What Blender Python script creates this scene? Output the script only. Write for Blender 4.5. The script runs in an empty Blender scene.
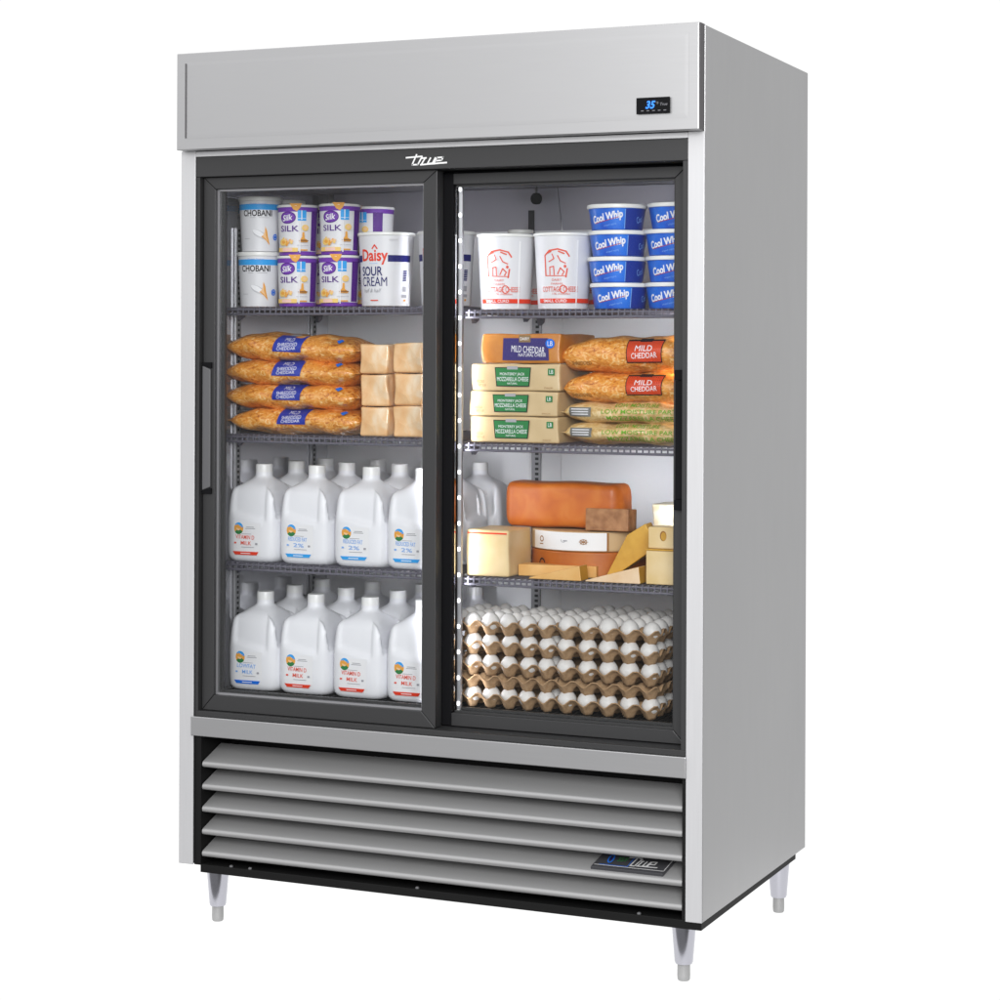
import bpy, math, random
from mathutils import Vector, Matrix
from mathutils.geometry import tessellate_polygon
random.seed(7)
S = bpy.context.scene
COL = S.collection
R = math.radians

# ------------------------------------------------------------------ camera
cam_d = bpy.data.cameras.new("camera"); cam = bpy.data.objects.new("camera", cam_d); COL.objects.link(cam)
yaw, pitch, roll = 0.4174, 0.0013, 0.0038
F = Vector((-math.sin(yaw), math.cos(yaw), 0)); Rt = Vector((math.cos(yaw), math.sin(yaw), 0)); U = Vector((0, 0, 1))
F, U = F*math.cos(pitch)+U*math.sin(pitch), U*math.cos(pitch)-F*math.sin(pitch)
Rt, U = Rt*math.cos(roll)+U*math.sin(roll), U*math.cos(roll)-Rt*math.sin(roll)
m = Matrix.Identity(4)
for i in range(3):
    m[i][0] = Rt[i]; m[i][1] = U[i]; m[i][2] = -F[i]
m.translation = (2.6952, -4.2737, 1.3235)
cam.matrix_world = m
cam_d.sensor_width = 36.0; cam_d.lens = 2155.6*36/1000
cam_d.shift_x = (500-496.96)/1000; cam_d.shift_y = (350.47-500)/1000
cam_d.clip_end = 200
S.camera = cam

# ------------------------------------------------------------------ world: white studio backdrop, dimmer studio behind the camera
W = bpy.data.worlds.new("World"); S.world = W; W.use_nodes = True
nt = W.node_tree; nt.nodes.clear()
tc = nt.nodes.new('ShaderNodeTexCoord'); sp = nt.nodes.new('ShaderNodeSeparateXYZ')
nt.links.new(tc.outputs['Generated'], sp.inputs[0])
mr = nt.nodes.new('ShaderNodeMapRange'); mr.interpolation_type = 'SMOOTHSTEP'
mr.inputs[1].default_value = -0.35; mr.inputs[2].default_value = 0.05
nt.links.new(sp.outputs['Y'], mr.inputs[0])
zz = nt.nodes.new('ShaderNodeMapRange'); zz.inputs[1].default_value = -1; zz.inputs[2].default_value = 1
nt.links.new(sp.outputs['Z'], zz.inputs[0])
rp = nt.nodes.new('ShaderNodeValToRGB'); e = rp.color_ramp.elements
e[0].position = 0; e[0].color = (.17, .17, .17, 1); e[1].position = 1; e[1].color = (1.35, 1.35, 1.38, 1)
for p_, c_ in ((.36, .27), (.45, .62), (.54, .98), (.7, 1.22)):
    k = e.new(p_); k.color = (c_, c_, c_*1.01, 1)
nt.links.new(zz.outputs[0], rp.inputs[0])
mx = nt.nodes.new('ShaderNodeMixRGB'); mx.inputs[2].default_value = (1.03, 1.03, 1.03, 1)
nt.links.new(mr.outputs[0], mx.inputs[0]); nt.links.new(rp.outputs[0], mx.inputs[1])
xr = nt.nodes.new('ShaderNodeMapRange'); xr.interpolation_type = 'SMOOTHSTEP'   # unseen dark side added towards the right, darkens reflections on legs and side
for k_, v_ in zip((1, 2, 3, 4), (.22, .85, 1.0, .40)): xr.inputs[k_].default_value = v_
nt.links.new(sp.outputs['X'], xr.inputs[0])
bg = nt.nodes.new('ShaderNodeBackground'); out = nt.nodes.new('ShaderNodeOutputWorld')
nt.links.new(mx.outputs[0], bg.inputs[0]); nt.links.new(xr.outputs[0], bg.inputs[1]); nt.links.new(bg.outputs[0], out.inputs[0])

# ------------------------------------------------------------------ lamps
def area(name, loc, target, sx, sy, power, col=(1, 1, 1), spread=180):
    d = bpy.data.lights.new(name, 'AREA'); d.shape = 'RECTANGLE'; d.size = sx; d.size_y = sy
    d.energy = power; d.color = col; d.spread = R(spread)
    o = bpy.data.objects.new(name, d); COL.objects.link(o); o.location = loc
    o.rotation_euler = (Vector(target)-Vector(loc)).to_track_quat('-Z', 'Y').to_euler()
    return o
area("softbox_lamp", (2.9, -4.7, 2.5), (.75, 0, 1.1), 2.6, 2.2, 250)
LEDC = (.93, .94, 1.0)
area("led_lamp", (.672, .112, 1.10), (.672+.80, .112+.60, 1.10), .012, 1.15, .6, LEDC, 112)
area("led_lamp", (.600, .112, 1.10), (.600-.50, .112+.87, 1.10), .012, 1.15, 1.9, LEDC, 80)
area("led_lamp", (1.215, .112, 1.28), (1.215-.50, .112+.87, 1.25), .012, .80, 3.6, LEDC, 60)

S.view_settings.view_transform = 'Standard'; S.view_settings.look = 'None'
S.view_settings.exposure = 0; S.view_settings.gamma = 1; S.view_settings.use_curve_mapping = False
S.cycles.use_denoising = True; S.cycles.max_bounces = 8; S.cycles.transparent_max_bounces = 12
S.cycles.caustics_reflective = False; S.cycles.caustics_refractive = False
S.cycles.sample_clamp_indirect = 6

# ------------------------------------------------------------------ materials
MATS = {}
def mat(name, col=(.8, .8, .8), rough=.5, metal=0, coat=0, emit=None, es=1.0, spec=.5):
    if name in MATS: return MATS[name]
    m = bpy.data.materials.new(name); m.use_nodes = True
    b = m.node_tree.nodes['Principled BSDF']
    b.inputs['Base Color'].default_value = (*col, 1); b.inputs['Roughness'].default_value = rough
    b.inputs['Metallic'].default_value = metal; b.inputs['Coat Weight'].default_value = coat
    b.inputs['Coat Roughness'].default_value = .12; b.inputs['Specular IOR Level'].default_value = spec
    if emit: b.inputs['Emission Color'].default_value = (*emit, 1); b.inputs['Emission Strength'].default_value = es
    MATS[name] = m; return m
def nodes(m): return m.node_tree, m.node_tree.nodes['Principled BSDF']
def noisy(m, scale, cols, vec=(1, 1, 1), bump=0, bscale=None, detail=4, dist=0, rough=None, bdist=.002, pos=None):
    """colour ramp driven by noise, optional bump and roughness variation"""
    t, b = nodes(m); N = t.nodes.new
    tc = N('ShaderNodeTexCoord'); mp = N('ShaderNodeMapping'); mp.inputs['Scale'].default_value = vec
    t.links.new(tc.outputs['Object'], mp.inputs[0])
    n = N('ShaderNodeTexNoise'); n.inputs['Scale'].default_value = scale; n.inputs['Detail'].default_value = detail
    n.inputs['Distortion'].default_value = dist; t.links.new(mp.outputs[0], n.inputs[0])
    if cols:
        r = N('ShaderNodeValToRGB'); el = r.color_ramp.elements
        P = pos or [.3+.4*i/(len(cols)-1) for i in range(len(cols))]
        el[0].position = P[0]; el[0].color = (*cols[0], 1); el[1].position = P[-1]; el[1].color = (*cols[-1], 1)
        for c, p in list(zip(cols, P))[1:-1]: k = el.new(p); k.color = (*c, 1)
        t.links.new(n.outputs[0], r.inputs[0]); t.links.new(r.outputs[0], b.inputs['Base Color'])
    if rough:
        q = N('ShaderNodeMapRange'); q.inputs[3].default_value = rough[0]; q.inputs[4].default_value = rough[1]
        q.inputs[1].default_value = .3; q.inputs[2].default_value = .7
        t.links.new(n.outputs[0], q.inputs[0]); t.links.new(q.outputs[0], b.inputs['Roughness'])
    if bump:
        n2 = N('ShaderNodeTexNoise'); n2.inputs['Scale'].default_value = bscale or scale; n2.inputs['Detail'].default_value = 3
        n2.inputs['Distortion'].default_value = dist
        t.links.new(mp.outputs[0], n2.inputs[0])
        bu = N('ShaderNodeBump'); bu.inputs['Strength'].default_value = bump; bu.inputs['Distance'].default_value = bdist
        t.links.new(n2.outputs[0], bu.inputs['Height']); t.links.new(bu.outputs[0], b.inputs['Normal'])
        t.links.new(bu.outputs[0], b.inputs['Coat Normal'])
    return m

steel = noisy(mat('stainless_steel', (.66, .66, .665), .36, 1), 9, [(.510, .510, .515), (.518, .518, .523)], vec=(1, 1, 60), rough=(.41, .43))
side_steel = noisy(mat('side_aluminium', (.33, .33, .335), .42, .9), 7, [(.425, .425, .43), (.427, .427, .432)], vec=(6, 6, 1), rough=(.41, .43))
t_, b2_ = side_steel.node_tree, side_steel.node_tree.nodes['Principled BSDF']
n_ = t_.nodes.new('ShaderNodeTexNoise'); n_.inputs['Scale'].default_value = .9; n_.inputs['Detail'].default_value = 1
q_ = t_.nodes.new('ShaderNodeTexCoord'); t_.links.new(q_.outputs['Object'], n_.inputs[0])
u_ = t_.nodes.new('ShaderNodeBump'); u_.inputs['Strength'].default_value = .25; u_.inputs['Distance'].default_value = .05   # sheet metal is never quite flat
t_.links.new(n_.outputs[0], u_.inputs['Height']); t_.links.new(u_.outputs[0], b2_.inputs['Normal'])
post_al = noisy(mat('post_aluminium', (.62, .62, .63), .48, .4), 8, [(.575, .575, .585), (.60, .60, .61)], vec=(60, 1, 1), rough=(.45, .52))
slat_al = mat('louver_aluminium', (.36, .36, .36), .40, .35)
black_fr = mat('black_anodised', (.036, .036, .037), .42, .2)
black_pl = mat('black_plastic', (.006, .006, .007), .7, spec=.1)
base_bk = mat('black_paint', (.006, .006, .006), .6, spec=.2)
char = mat('charcoal_plastic', (.10, .10, .105), .5)
strip_dark = mat('dark_header_strip', (.15, .145, .15), .9, spec=.1)
liner = noisy(mat('liner_metal', (.74, .74, .77), .22, .55), 5, [(.73, .73, .765), (.77, .77, .80)], rough=(.17, .25))
liner_b = noisy(mat('liner_back_white', (.86, .86, .88), .42, .1), 5, [(.91, .91, .935), (.93, .93, .95)])
liner_s = noisy(mat('liner_side_metal', (.70, .70, .74), .10, .78), 5, [(.68, .68, .72), (.72, .72, .76)], rough=(.08, .14))
duct_g = mat('duct_grey', (.40, .395, .445), .4, .1)
wire_g = mat('grey_wire', (.145, .14, .175), .45, .2)
slot_bk = mat('slot_black', (.01, .01, .012), .6)
gasket_m = mat('gasket_grey', (.33, .33, .345), .4, .6)
chrome = mat('polished_leg', (.50, .50, .55), .22, 1)
foot_g = mat('leg_foot_grey', (.36, .36, .36), .45, .5)
led_m = mat('led_lit', (1, 1, 1), .3, emit=(1, 1, 1), es=3)
lens_m = mat('led_channel', (.30, .30, .32), .4, .2)
disp_blue = mat('display_blue', (.02, .1, .5), .4, emit=(.02, .28, 1.0), es=1.0)
disp_grey = mat('display_print', (.22, .22, .24), .5)
logo_w = mat('logo_silver', (.86, .86, .86), .3, .3)
green_led = mat('green_print', (.03, .22, .05), .5)
white_pl = mat('white_plastic', (.80, .80, .80), .35)
lid_w = mat('lid_white', (.82, .82, .80), .35)
hdpe = noisy(mat('milk_plastic', (.80, .81, .84), .38), 30, [(.79, .795, .835), (.81, .815, .85)])
b_, nb = nodes(hdpe); nb.inputs['Subsurface Weight'].default_value = .0
print_k = mat('ink_black', (.012, .012, .016), .5, spec=.2)
print_g = mat('ink_grey', (.35, .35, .38), .5)
ink_red = mat('ink_red', (.75, .05, .02), .45, spec=.2)
ink_pink = mat('ink_soft_red', (.74, .11, .07), .45, spec=.2)
ink_navy = mat('ink_navy', (.012, .012, .13), .45, spec=.2)
ink_blue = mat('ink_blue', (.01, .16, .72), .4, spec=.2)
ink_sky = mat('ink_sky', (.04, .36, .82), .4, spec=.2)
ink_pale = mat('ink_pale_blue', (.22, .42, .80), .45, spec=.2)
ink_purple = mat('ink_purple', (.085, .012, .22), .4, spec=.2)
ink_violet = mat('ink_violet', (.17, .045, .40), .4, spec=.2)
ink_orange = mat('ink_orange', (.78, .36, .06), .45, spec=.2)
ink_peach = mat('ink_peach', (.86, .55, .30), .45, spec=.2)
ink_yellow = mat('ink_yellow', (.85, .58, .18), .45, spec=.2)
ink_green = mat('ink_green', (.03, .20, .06), .45, spec=.2)
ink_lime = mat('ink_lime_green', (.16, .38, .03), .45, spec=.2)
ink_white = mat('ink_white', (.85, .85, .88), .45, spec=.2)
ink_brown = mat('ink_brown', (.30, .13, .03), .5, spec=.2)
paper = mat('paper_white', (.72, .72, .75), .42)
blue_tub = noisy(mat('blue_tub', (.015, .14, .68), .35), 22, [(.01, .07, .50), (.02, .20, .78)])
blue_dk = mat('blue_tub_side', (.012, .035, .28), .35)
shred = noisy(mat('shredded_cheese', (.75, .33, .07), .38, coat=.35), 75, [(.40, .11, .008), (.72, .26, .03), (.80, .35, .06), (.92, .62, .28)],
              vec=(1, 1, 1.6), bump=.6, bscale=38, dist=1.2, bdist=.005)
shred.node_tree.nodes['Principled BSDF'].inputs['Coat Weight'].default_value = .7
shred_pale = noisy(mat('shredded_mozzarella', (.80, .62, .34), .38, coat=.35), 70, [(.50, .29, .09), (.68, .48, .21), (.80, .64, .38)],
              vec=(1, 1, 1.6), bump=.5, bscale=36, dist=1.0, bdist=.004)
wrapc = noisy(mat('wrapped_cheese', (.86, .58, .30), .3, coat=.5), 16, [(.80, .42, .17), (.86, .55, .28), (.91, .73, .52)], bump=.7, bscale=13, dist=.8, bdist=.008)
t_ = wrapc.node_tree; b2_ = t_.nodes['Principled BSDF']   # crumpled film: faceted bump
v_ = t_.nodes.new('ShaderNodeTexVoronoi'); v_.inputs['Scale'].default_value = 24; v_.feature = 'F1'
q_ = t_.nodes.new('ShaderNodeTexCoord'); t_.links.new(q_.outputs['Object'], v_.inputs['Vector'])
u_ = t_.nodes.new('ShaderNodeBump'); u_.inputs['Strength'].default_value = .4; u_.inputs['Distance'].default_value = .012
t_.links.new(v_.outputs['Distance'], u_.inputs['Height']); t_.links.new(u_.outputs[0], b2_.inputs['Normal']); t_.links.new(u_.outputs[0], b2_.inputs['Coat Normal']); b2_.inputs['Coat Weight'].default_value = .8
loaf_o = noisy(mat('cheddar_loaf', (.48, .13, .015), .45, coat=.12), 20, [(.43, .090, .005), (.51, .125, .009), (.56, .165, .019)], bump=.35, bscale=16, bdist=.005, dist=.6)
wheel_o = noisy(mat('orange_wheel', (.45, .12, .012), .45, coat=.1), 20, [(.38, .085, .006), (.48, .14, .015)], bump=.3, bscale=16, bdist=.004)
box_o = noisy(mat('orange_pack', (.66, .30, .06), .36, coat=.3), 22, [(.46, .15, .015), (.60, .24, .035)], bump=.35, bscale=18, bdist=.004)
box_p = noisy(mat('pale_pack', (.74, .58, .36), .4, coat=.25), 14, [(.55, .40, .20), (.64, .48, .27)], bump=.35, bscale=16, bdist=.004)
pale_ch = noisy(mat('pale_cheese', (.82, .66, .40), .45, coat=.15), 14, [(.70, .50, .22), (.80, .63, .37)], bump=.2, bscale=22, bdist=.003)
white_ch = noisy(mat('white_cheese', (.82, .74, .58), .42, coat=.3), 26, [(.52, .42, .24), (.62, .56, .43), (.66, .62, .53)], bump=.4, bscale=18, dist=1.5, bdist=.004)
ochre_ch = noisy(mat('ochre_cheese', (.60, .33, .06), .45), 26, [(.50, .25, .018), (.64, .36, .045)], bump=.25, bscale=40, bdist=.002)
peach_ch = noisy(mat('peach_cheese', (.85, .62, .38), .45), 18, [(.68, .35, .09), (.78, .48, .18)], bump=.15, bscale=28, bdist=.002)
pink_ch = noisy(mat('pale_pink_cheese', (.84, .66, .48), .45), 18, [(.74, .50, .28), (.82, .62, .42)], bump=.15, bscale=28, bdist=.002)
brown_ch = noisy(mat('brown_rind', (.35, .15, .05), .5), 45, [(.22, .08, .02), (.42, .20, .08)], bump=.4, bscale=50, bdist=.003)
carton = noisy(mat('moulded_pulp', (.40, .255, .14), .95), 160, [(.33, .20, .10), (.44, .29, .165)], bump=.3, bscale=240, bdist=.001)
eggm = noisy(mat('egg_shell', (.82, .80, .78), .5), 60, [(.62, .605, .59), (.67, .655, .64)], bump=.05, bscale=400, bdist=.0005)

def glass_mat():
    m = bpy.data.materials.new('clear_glass'); m.use_nodes = True; t = m.node_tree; t.nodes.clear()
    tr = t.nodes.new('ShaderNodeBsdfTransparent'); tr.inputs[0].default_value = (.97, .975, .975, 1)
    gl = t.nodes.new('ShaderNodeBsdfGlossy'); gl.inputs['Roughness'].default_value = .02
    fr = t.nodes.new('ShaderNodeFresnel'); fr.inputs[0].default_value = 1.22
    mx = t.nodes.new('ShaderNodeMixShader'); o = t.nodes.new('ShaderNodeOutputMaterial')
    t.links.new(fr.outputs[0], mx.inputs[0]); t.links.new(tr.outputs[0], mx.inputs[1]); t.links.new(gl.outputs[0], mx.inputs[2])
    t.links.new(mx.outputs[0], o.inputs[0]); return m
glass = glass_mat()

# ------------------------------------------------------------------ mesh helpers
class MB:
    def __init__(s): s.v = []; s.f = []; s.m = []
    def add(s, vs, fs, m=0):
        b = len(s.v); s.v += [tuple(q) for q in vs]
        for i, f in enumerate(fs):
            s.f.append([b+k for k in f]); s.m.append(m if isinstance(m, int) else m[i])
        return s
    def box(s, x0, x1, y0, y1, z0, z1, m=0):
        v = [(x0, y0, z0), (x1, y0, z0), (x1, y1, z0), (x0, y1, z0), (x0, y0, z1), (x1, y0, z1), (x1, y1, z1), (x0, y1, z1)]
        return s.add(v, [(3, 2, 1, 0), (4, 5, 6, 7), (0, 1, 5, 4), (1, 2, 6, 5), (2, 3, 7, 6), (3, 0, 4, 7)], m)
    def prism(s, pts, axis, a0, a1, m=0):
        """extrude a 2-D polygon along axis ('x': pts are (y,z); 'y': (x,z); 'z': (x,y))"""
        def P(p, a): return {'x': (a, p[0], p[1]), 'y': (p[0], a, p[1]), 'z': (p[0], p[1], a)}[axis]
        n = len(pts); v = [P(p, a0) for p in pts]+[P(p, a1) for p in pts]
        fs = [list(range(n))[::-1], list(range(n, 2*n))]+[(i, (i+1) % n, n+(i+1) % n, n+i) for i in range(n)]
        return s.add(v, fs, m)
    def tube(s, p0, p1, r0, r1=None, n=16, m=0):
        r1 = r0 if r1 is None else r1; p0 = Vector(p0); p1 = Vector(p1); d = (p1-p0).normalized()
        a = d.orthogonal().normalized(); b = d.cross(a); v = []
        for p, r in ((p0, r0), (p1, r1)):
            v += [p+a*r*math.cos(2*math.pi*i/n)+b*r*math.sin(2*math.pi*i/n) for i in range(n)]
        fs = [(i, (i+1) % n, n+(i+1) % n, n+i) for i in range(n)]+[list(range(n))[::-1], list(range(n, 2*n))]
        return s.add(v, fs, m)
    def lathe(s, prof, n=48, mats=None, c=(0, 0, 0)):
        v = []; fs = []; mm = []
        for r, z in prof:
            v += [(c[0]+r*math.sin(2*math.pi*i/n), c[1]-r*math.cos(2*math.pi*i/n), c[2]+z) for i in range(n)]
        for k in range(len(prof)-1):
            for i in range(n):
                j = (i+1) % n; fs.append((k*n+i, k*n+j, (k+1)*n+j, (k+1)*n+i)); mm.append(mats[k] if mats else 0)
        if prof[0][0] > 1e-5: fs.append(list(range(n))[::-1]); mm.append(mats[0] if mats else 0)
        if prof[-1][0] > 1e-5: fs.append([(len(prof)-1)*n+i for i in range(n)]); mm.append(mats[-1] if mats else 0)
        return s.add(v, fs, mm)
    def grid(s, P, nu, nv, m=0, closed=False):
        v = [P(i/nu, j/nv) for j in range(nv+1) for i in range(nu if closed else nu+1)]
        w = nu if closed else nu+1; fs = []
        for j in range(nv):
            for i in range(nu):
                i2 = (i+1) % w if closed else i+1
                fs.append((j*w+i, j*w+i2, (j+1)*w+i2, (j+1)*w+i))
        return s.add(v, fs, m)
    def build(s, name, mats, parent=None, off=(0, 0, 0), smooth=None, bev=0, seg=2):
        me = bpy.data.meshes.new(name)
        me.from_pydata([(a-off[0], b-off[1], c-off[2]) for a, b, c in s.v], [], s.f)
        for q in (mats if isinstance(mats, (list, tuple)) else [mats]): me.materials.append(q)
        me.polygons.foreach_set('material_index', s.m); me.update()
        if smooth:
            me.polygons.foreach_set('use_smooth', [True]*len(me.polygons)); me.set_sharp_from_angle(angle=R(smooth))
        o = bpy.data.objects.new(name, me); COL.objects.link(o); o.parent = parent
        if bev:
            b = o.modifiers.new('bevel', 'BEVEL'); b.width = bev; b.segments = seg; b.limit_method = 'ANGLE'; b.angle_limit = R(40)
        return o

def empty(name, loc, label, cat, group=None, rz=0):
    o = bpy.data.objects.new(name, None); COL.objects.link(o); o.location = loc; o.rotation_euler = (0, 0, rz); o.empty_display_size = .05
    return tag(o, label, cat, group)
def tag(o, label, cat, group=None):
    o['label'] = label; o['category'] = cat
    if group: o['group'] = group
    return o
def copy_tree(o, parent=None):
    c = o.copy(); COL.objects.link(c); c.parent = parent
    for ch in list(o.children): copy_tree(ch, c)
    return c
class Kind:
    """the first placing moves the built thing, the next ones copy it with its parts"""
    def __init__(s, root): s.root = root; s.used = False
    def put(s, loc, label, rz=0, group=None):
        o = copy_tree(s.root) if s.used else s.root
        s.used = True; o.location = loc; o.rotation_euler = (0, 0, rz); o['label'] = label
        if group: o['group'] = group
        return o

# ------------------------------------------------------------------ flat print (lettering and shapes) mapped on to a surface
TXT = {}
def text2d(t, bold=.0):
    k = (t, bold)
    if k in TXT: return TXT[k]
    c = bpy.data.curves.new('t', 'FONT'); c.body = t; c.size = 1; c.offset = bold; c.resolution_u = 3
    o = bpy.data.objects.new('t', c); COL.objects.link(o)
    dg = bpy.context.evaluated_depsgraph_get(); dg.update()
    me = bpy.data.meshes.new_from_object(o.evaluated_get(dg))
    v = [(q.co.x, q.co.y) for q in me.vertices]; f = [list(p.vertices) for p in me.polygons]
    bpy.data.objects.remove(o); bpy.data.curves.remove(c); bpy.data.meshes.remove(me)
    xs = [a for a, _ in v]; ys = [b for _, b in v]
    x0, x1, y0, y1 = min(xs), max(xs), min(ys), max(ys)
    v = [((a-x0)/(x1-x0), (b-y0)/(y1-y0)) for a, b in v]
    TXT[k] = (v, f, (x1-x0)/(y1-y0)); return TXT[k]
class Print:
    def __init__(s, fn, step=.0065): s.fn = fn; s.mb = MB(); s.mats = []; s.k = 0; s.step = step
    def mi(s, m):
        if m not in s.mats: s.mats.append(m)
        return s.mats.index(m)
    def put(s, uv, fs, m, lift=None):
        s.k += 1; off = .0005+.00016*s.k if lift is None else lift
        uv = list(uv); cache = {}; out = []; st = []
        for f in fs:
            if len(f) == 3: st.append(tuple(f))
            elif len(f) == 4: st += [(f[0], f[1], f[2]), (f[0], f[2], f[3])]
            else: st += [tuple(f[k] for k in t) for t in tessellate_polygon([[Vector((uv[k][0], uv[k][1], 0)) for k in f]])]
        while st:
            t = st.pop(); L = [math.hypot(uv[t[i]][0]-uv[t[(i+1) % 3]][0], uv[t[i]][1]-uv[t[(i+1) % 3]][1]) for i in range(3)]
            i = L.index(max(L))
            if L[i] < s.step: out.append(t); continue
            a, b, c = t[i], t[(i+1) % 3], t[(i+2) % 3]; k = (min(a, b), max(a, b))
            if k not in cache: cache[k] = len(uv); uv.append(((uv[a][0]+uv[b][0])/2, (uv[a][1]+uv[b][1])/2))
            st += [(a, cache[k], c), (cache[k], b, c)]
        for i, t in enumerate(out):
            (x0, y0), (x1, y1), (x2, y2) = (uv[k] for k in t)
            if (x1-x0)*(y2-y0)-(x2-x0)*(y1-y0) < 0: out[i] = t[::-1]
        s.mb.add([s.fn(u, v, off) for u, v in uv], out, s.mi(m)); return s
    def rect(s, u0, u1, v0, v1, m, skew=0, taper=0, step=.006):
        n = max(1, int(abs(u1-u0)/step)); k = max(1, int(abs(v1-v0)/step)); uv = []; fs = []
        for j in range(k+1):
            t = j/k
            for i in range(n+1):
                a = i/n; uv.append((u0+(u1-u0)*a+skew*t+taper*(1-t)*(1-2*a), v0+(v1-v0)*t))
        for j in range(k):
            for i in range(n): fs.append((j*(n+1)+i, j*(n+1)+i+1, (j+1)*(n+1)+i+1, (j+1)*(n+1)+i))
        return s.put(uv, fs, m)
    def oval(s, u, v, ru, rv, m, a0=0, a1=360, n=28, rot=0):
        c, q = math.cos(R(rot)), math.sin(R(rot)); uv = [(u, v)]
        for i in range(n+1):
            t = R(a0+(a1-a0)*i/n); x, y = ru*math.cos(t), rv*math.sin(t); uv.append((u+x*c-y*q, v+x*q+y*c))
        return s.put(uv, [(0, i+1, i+2) for i in range(n)], m)
    def ring(s, u, v, ru, rv, w, m, n=28, a0=0, a1=360):
        uv = []
        for i in range(n+1):
            t = R(a0+(a1-a0)*i/n)
            uv += [(u+ru*math.cos(t), v+rv*math.sin(t)), (u+(ru-w)*math.cos(t), v+(rv-w)*math.sin(t))]
        return s.put(uv, [(2*i, 2*i+2, 2*i+3, 2*i+1) for i in range(n)], m)
    def poly(s, pts, m):
        return s.put(pts, [list(range(len(pts)))], m)
    def line(s, pts, w, m):
        uv = []; fs = []
        for (a, b), (c, d) in zip(pts, pts[1:]):
            L = math.hypot(c-a, d-b) or 1; x, y = -(d-b)/L*w/2, (c-a)/L*w/2; ex, ey = (c-a)/L*w*.3, (d-b)/L*w*.3
            k = len(uv); uv += [(a+x-ex, b+y-ey), (a-x-ex, b-y-ey), (c-x+ex, d-y+ey), (c+x+ex, d+y+ey)]; fs.append((k, k+1, k+2, k+3))
        return s.put(uv, fs, m)
    def text(s, t, u, v, h, m, w=None, rot=0, skew=0, bold=.0, arc=0):
        vv, f, asp = text2d(t, bold); w = w or h*asp; c, q = math.cos(R(rot)), math.sin(R(rot)); uv = []
        for a, b in vv:
            x = (a-.5)*w+skew*(b-.5)*h; y = (b-.5)*h - arc*((a-.5)*2)**2
            uv.append((u+x*c-y*q, v+x*q+y*c))
        return s.put(uv, f, m)
    def build(s, name, parent, off=(0, 0, 0)): return s.mb.build(name, s.mats, parent, off)
def on_cone(r0, r1, h, z0=0):
    """u = arc length from the front (-y), v = height"""
    rm = (r0+r1)/2
    def fn(u, v, o):
        r = r0+(r1-r0)*(v-z0)/h+o; t = u/rm; return (r*math.sin(t), -r*math.cos(t), v)
    return fn
def on_front(y):
    return lambda u, v, o: (u, y-o, v)
def logo(p, x, y, s, m, w):
    """the joined, slanted maker's script with its long cross stroke and underline; s = metres per unit"""
    q = lambda pts: [(x+a*s, y+b*s) for a, b in pts]
    for pts in ([(0, 72), (163, 80)], [(108, 98), (62, 5), (120, 5), (165, 78)], [(163, 62), (208, 64)], [(160, 8), (196, 62)],
                [(252, 62), (222, 12)], [(222, 10), (268, 12)], [(302, 62), (272, 12)], [(288, 12), (318, 62), (382, 64), (366, 36), (310, 34)], [(150, 2), (418, 14)]):
        p.line(q(pts), w, m)

# ------------------------------------------------------------------ setting
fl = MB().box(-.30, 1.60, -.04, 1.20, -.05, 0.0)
fm = mat('glowing_white_floor', (.02, .02, .02), .6, emit=(1, 1, 1), es=1.03)  # glow added to the floor so it stays pure white without shadows
fo = fl.build('floor', fm); fo['kind'] = 'structure'; fo['label'] = 'seamless white studio floor with added glow under the refrigerator'

# ------------------------------------------------------------------ refrigerator
WD, DP, ZB, ZT = 1.272, .779, .14, 2.01
FR = (.636, .39, 0.0)
fr = empty('refrigerator', FR, 'large stainless steel two door glass refrigerator standing on four short legs', 'refrigerator')
def part(mb, name, m, parent=None, **k): return mb.build(name, m, parent or fr, FR, **k)
# body
sidepoly = [(.0, ZB), (DP, ZB-.004), (DP, ZT-.008), (.0, ZT-.001)]
part(MB().prism(sidepoly, 'x', 1.2365, WD), 'side_panel', side_steel, bev=.0015)
part(MB().prism(sidepoly, 'x', 0.0, .0355), 'side_panel', side_steel, bev=.0015)
part(MB().box(.0357, 1.2363, DP-.03, DP-.002, .16, ZT-.012), 'back_panel', side_steel)
part(MB().box(.0357, 1.2363, .002, DP-.031, ZT-.03, ZT-.010), 'top_panel', side_steel)
part(MB().box(0, .038, -.004, -.0005, ZB, 1.7875), 'corner_post', post_al, bev=.001)
part(MB().box(1.236, WD, -.004, -.0005, ZB, 1.7875), 'corner_post', post_al, bev=.001)
part(MB().box(.0385, 1.2355, -.0035, .02, 1.7745, 1.7865), 'top_trim', post_al, bev=.0008)
# header: frame and shallow inset panel
hx0, hx1, hy = .0074, 1.270, -.0365
H = MB().box(hx0, hx1, hy, -.0045, 1.788, ZT)
hd = part(H, 'header', steel, bev=.0015)
def inset(x0, x1, z0, z1, y, d, b):
    """raised flat field with a narrow sloping border"""
    v = [(x0, y, z0), (x1, y, z0), (x1, y, z1), (x0, y, z1), (x0+b, y-d, z0+b), (x1-b, y-d, z0+b), (x1-b, y-d, z1-b), (x0+b, y-d, z1-b)]
    return MB().add(v, [(4, 5, 6, 7), (0, 1, 5, 4), (1, 2, 6, 5), (2, 3, 7, 6), (3, 0, 4, 7)])
part(inset(.030, 1.248, 1.813, 1.989, hy-.0003, .00012, .0080), 'header_panel', steel, hd)
part(MB().box(.0305, .0335, hy-.0022, hy-.0002, 1.815, 1.986), 'panel_groove', strip_dark, hd)
part(MB().box(hx1, 1.2718, hy+.003, -.0045, 1.7885, ZT-.0005), 'end_strip', strip_dark, hd)  # dark strip on the header's right return
dy = hy-.0040
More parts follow.
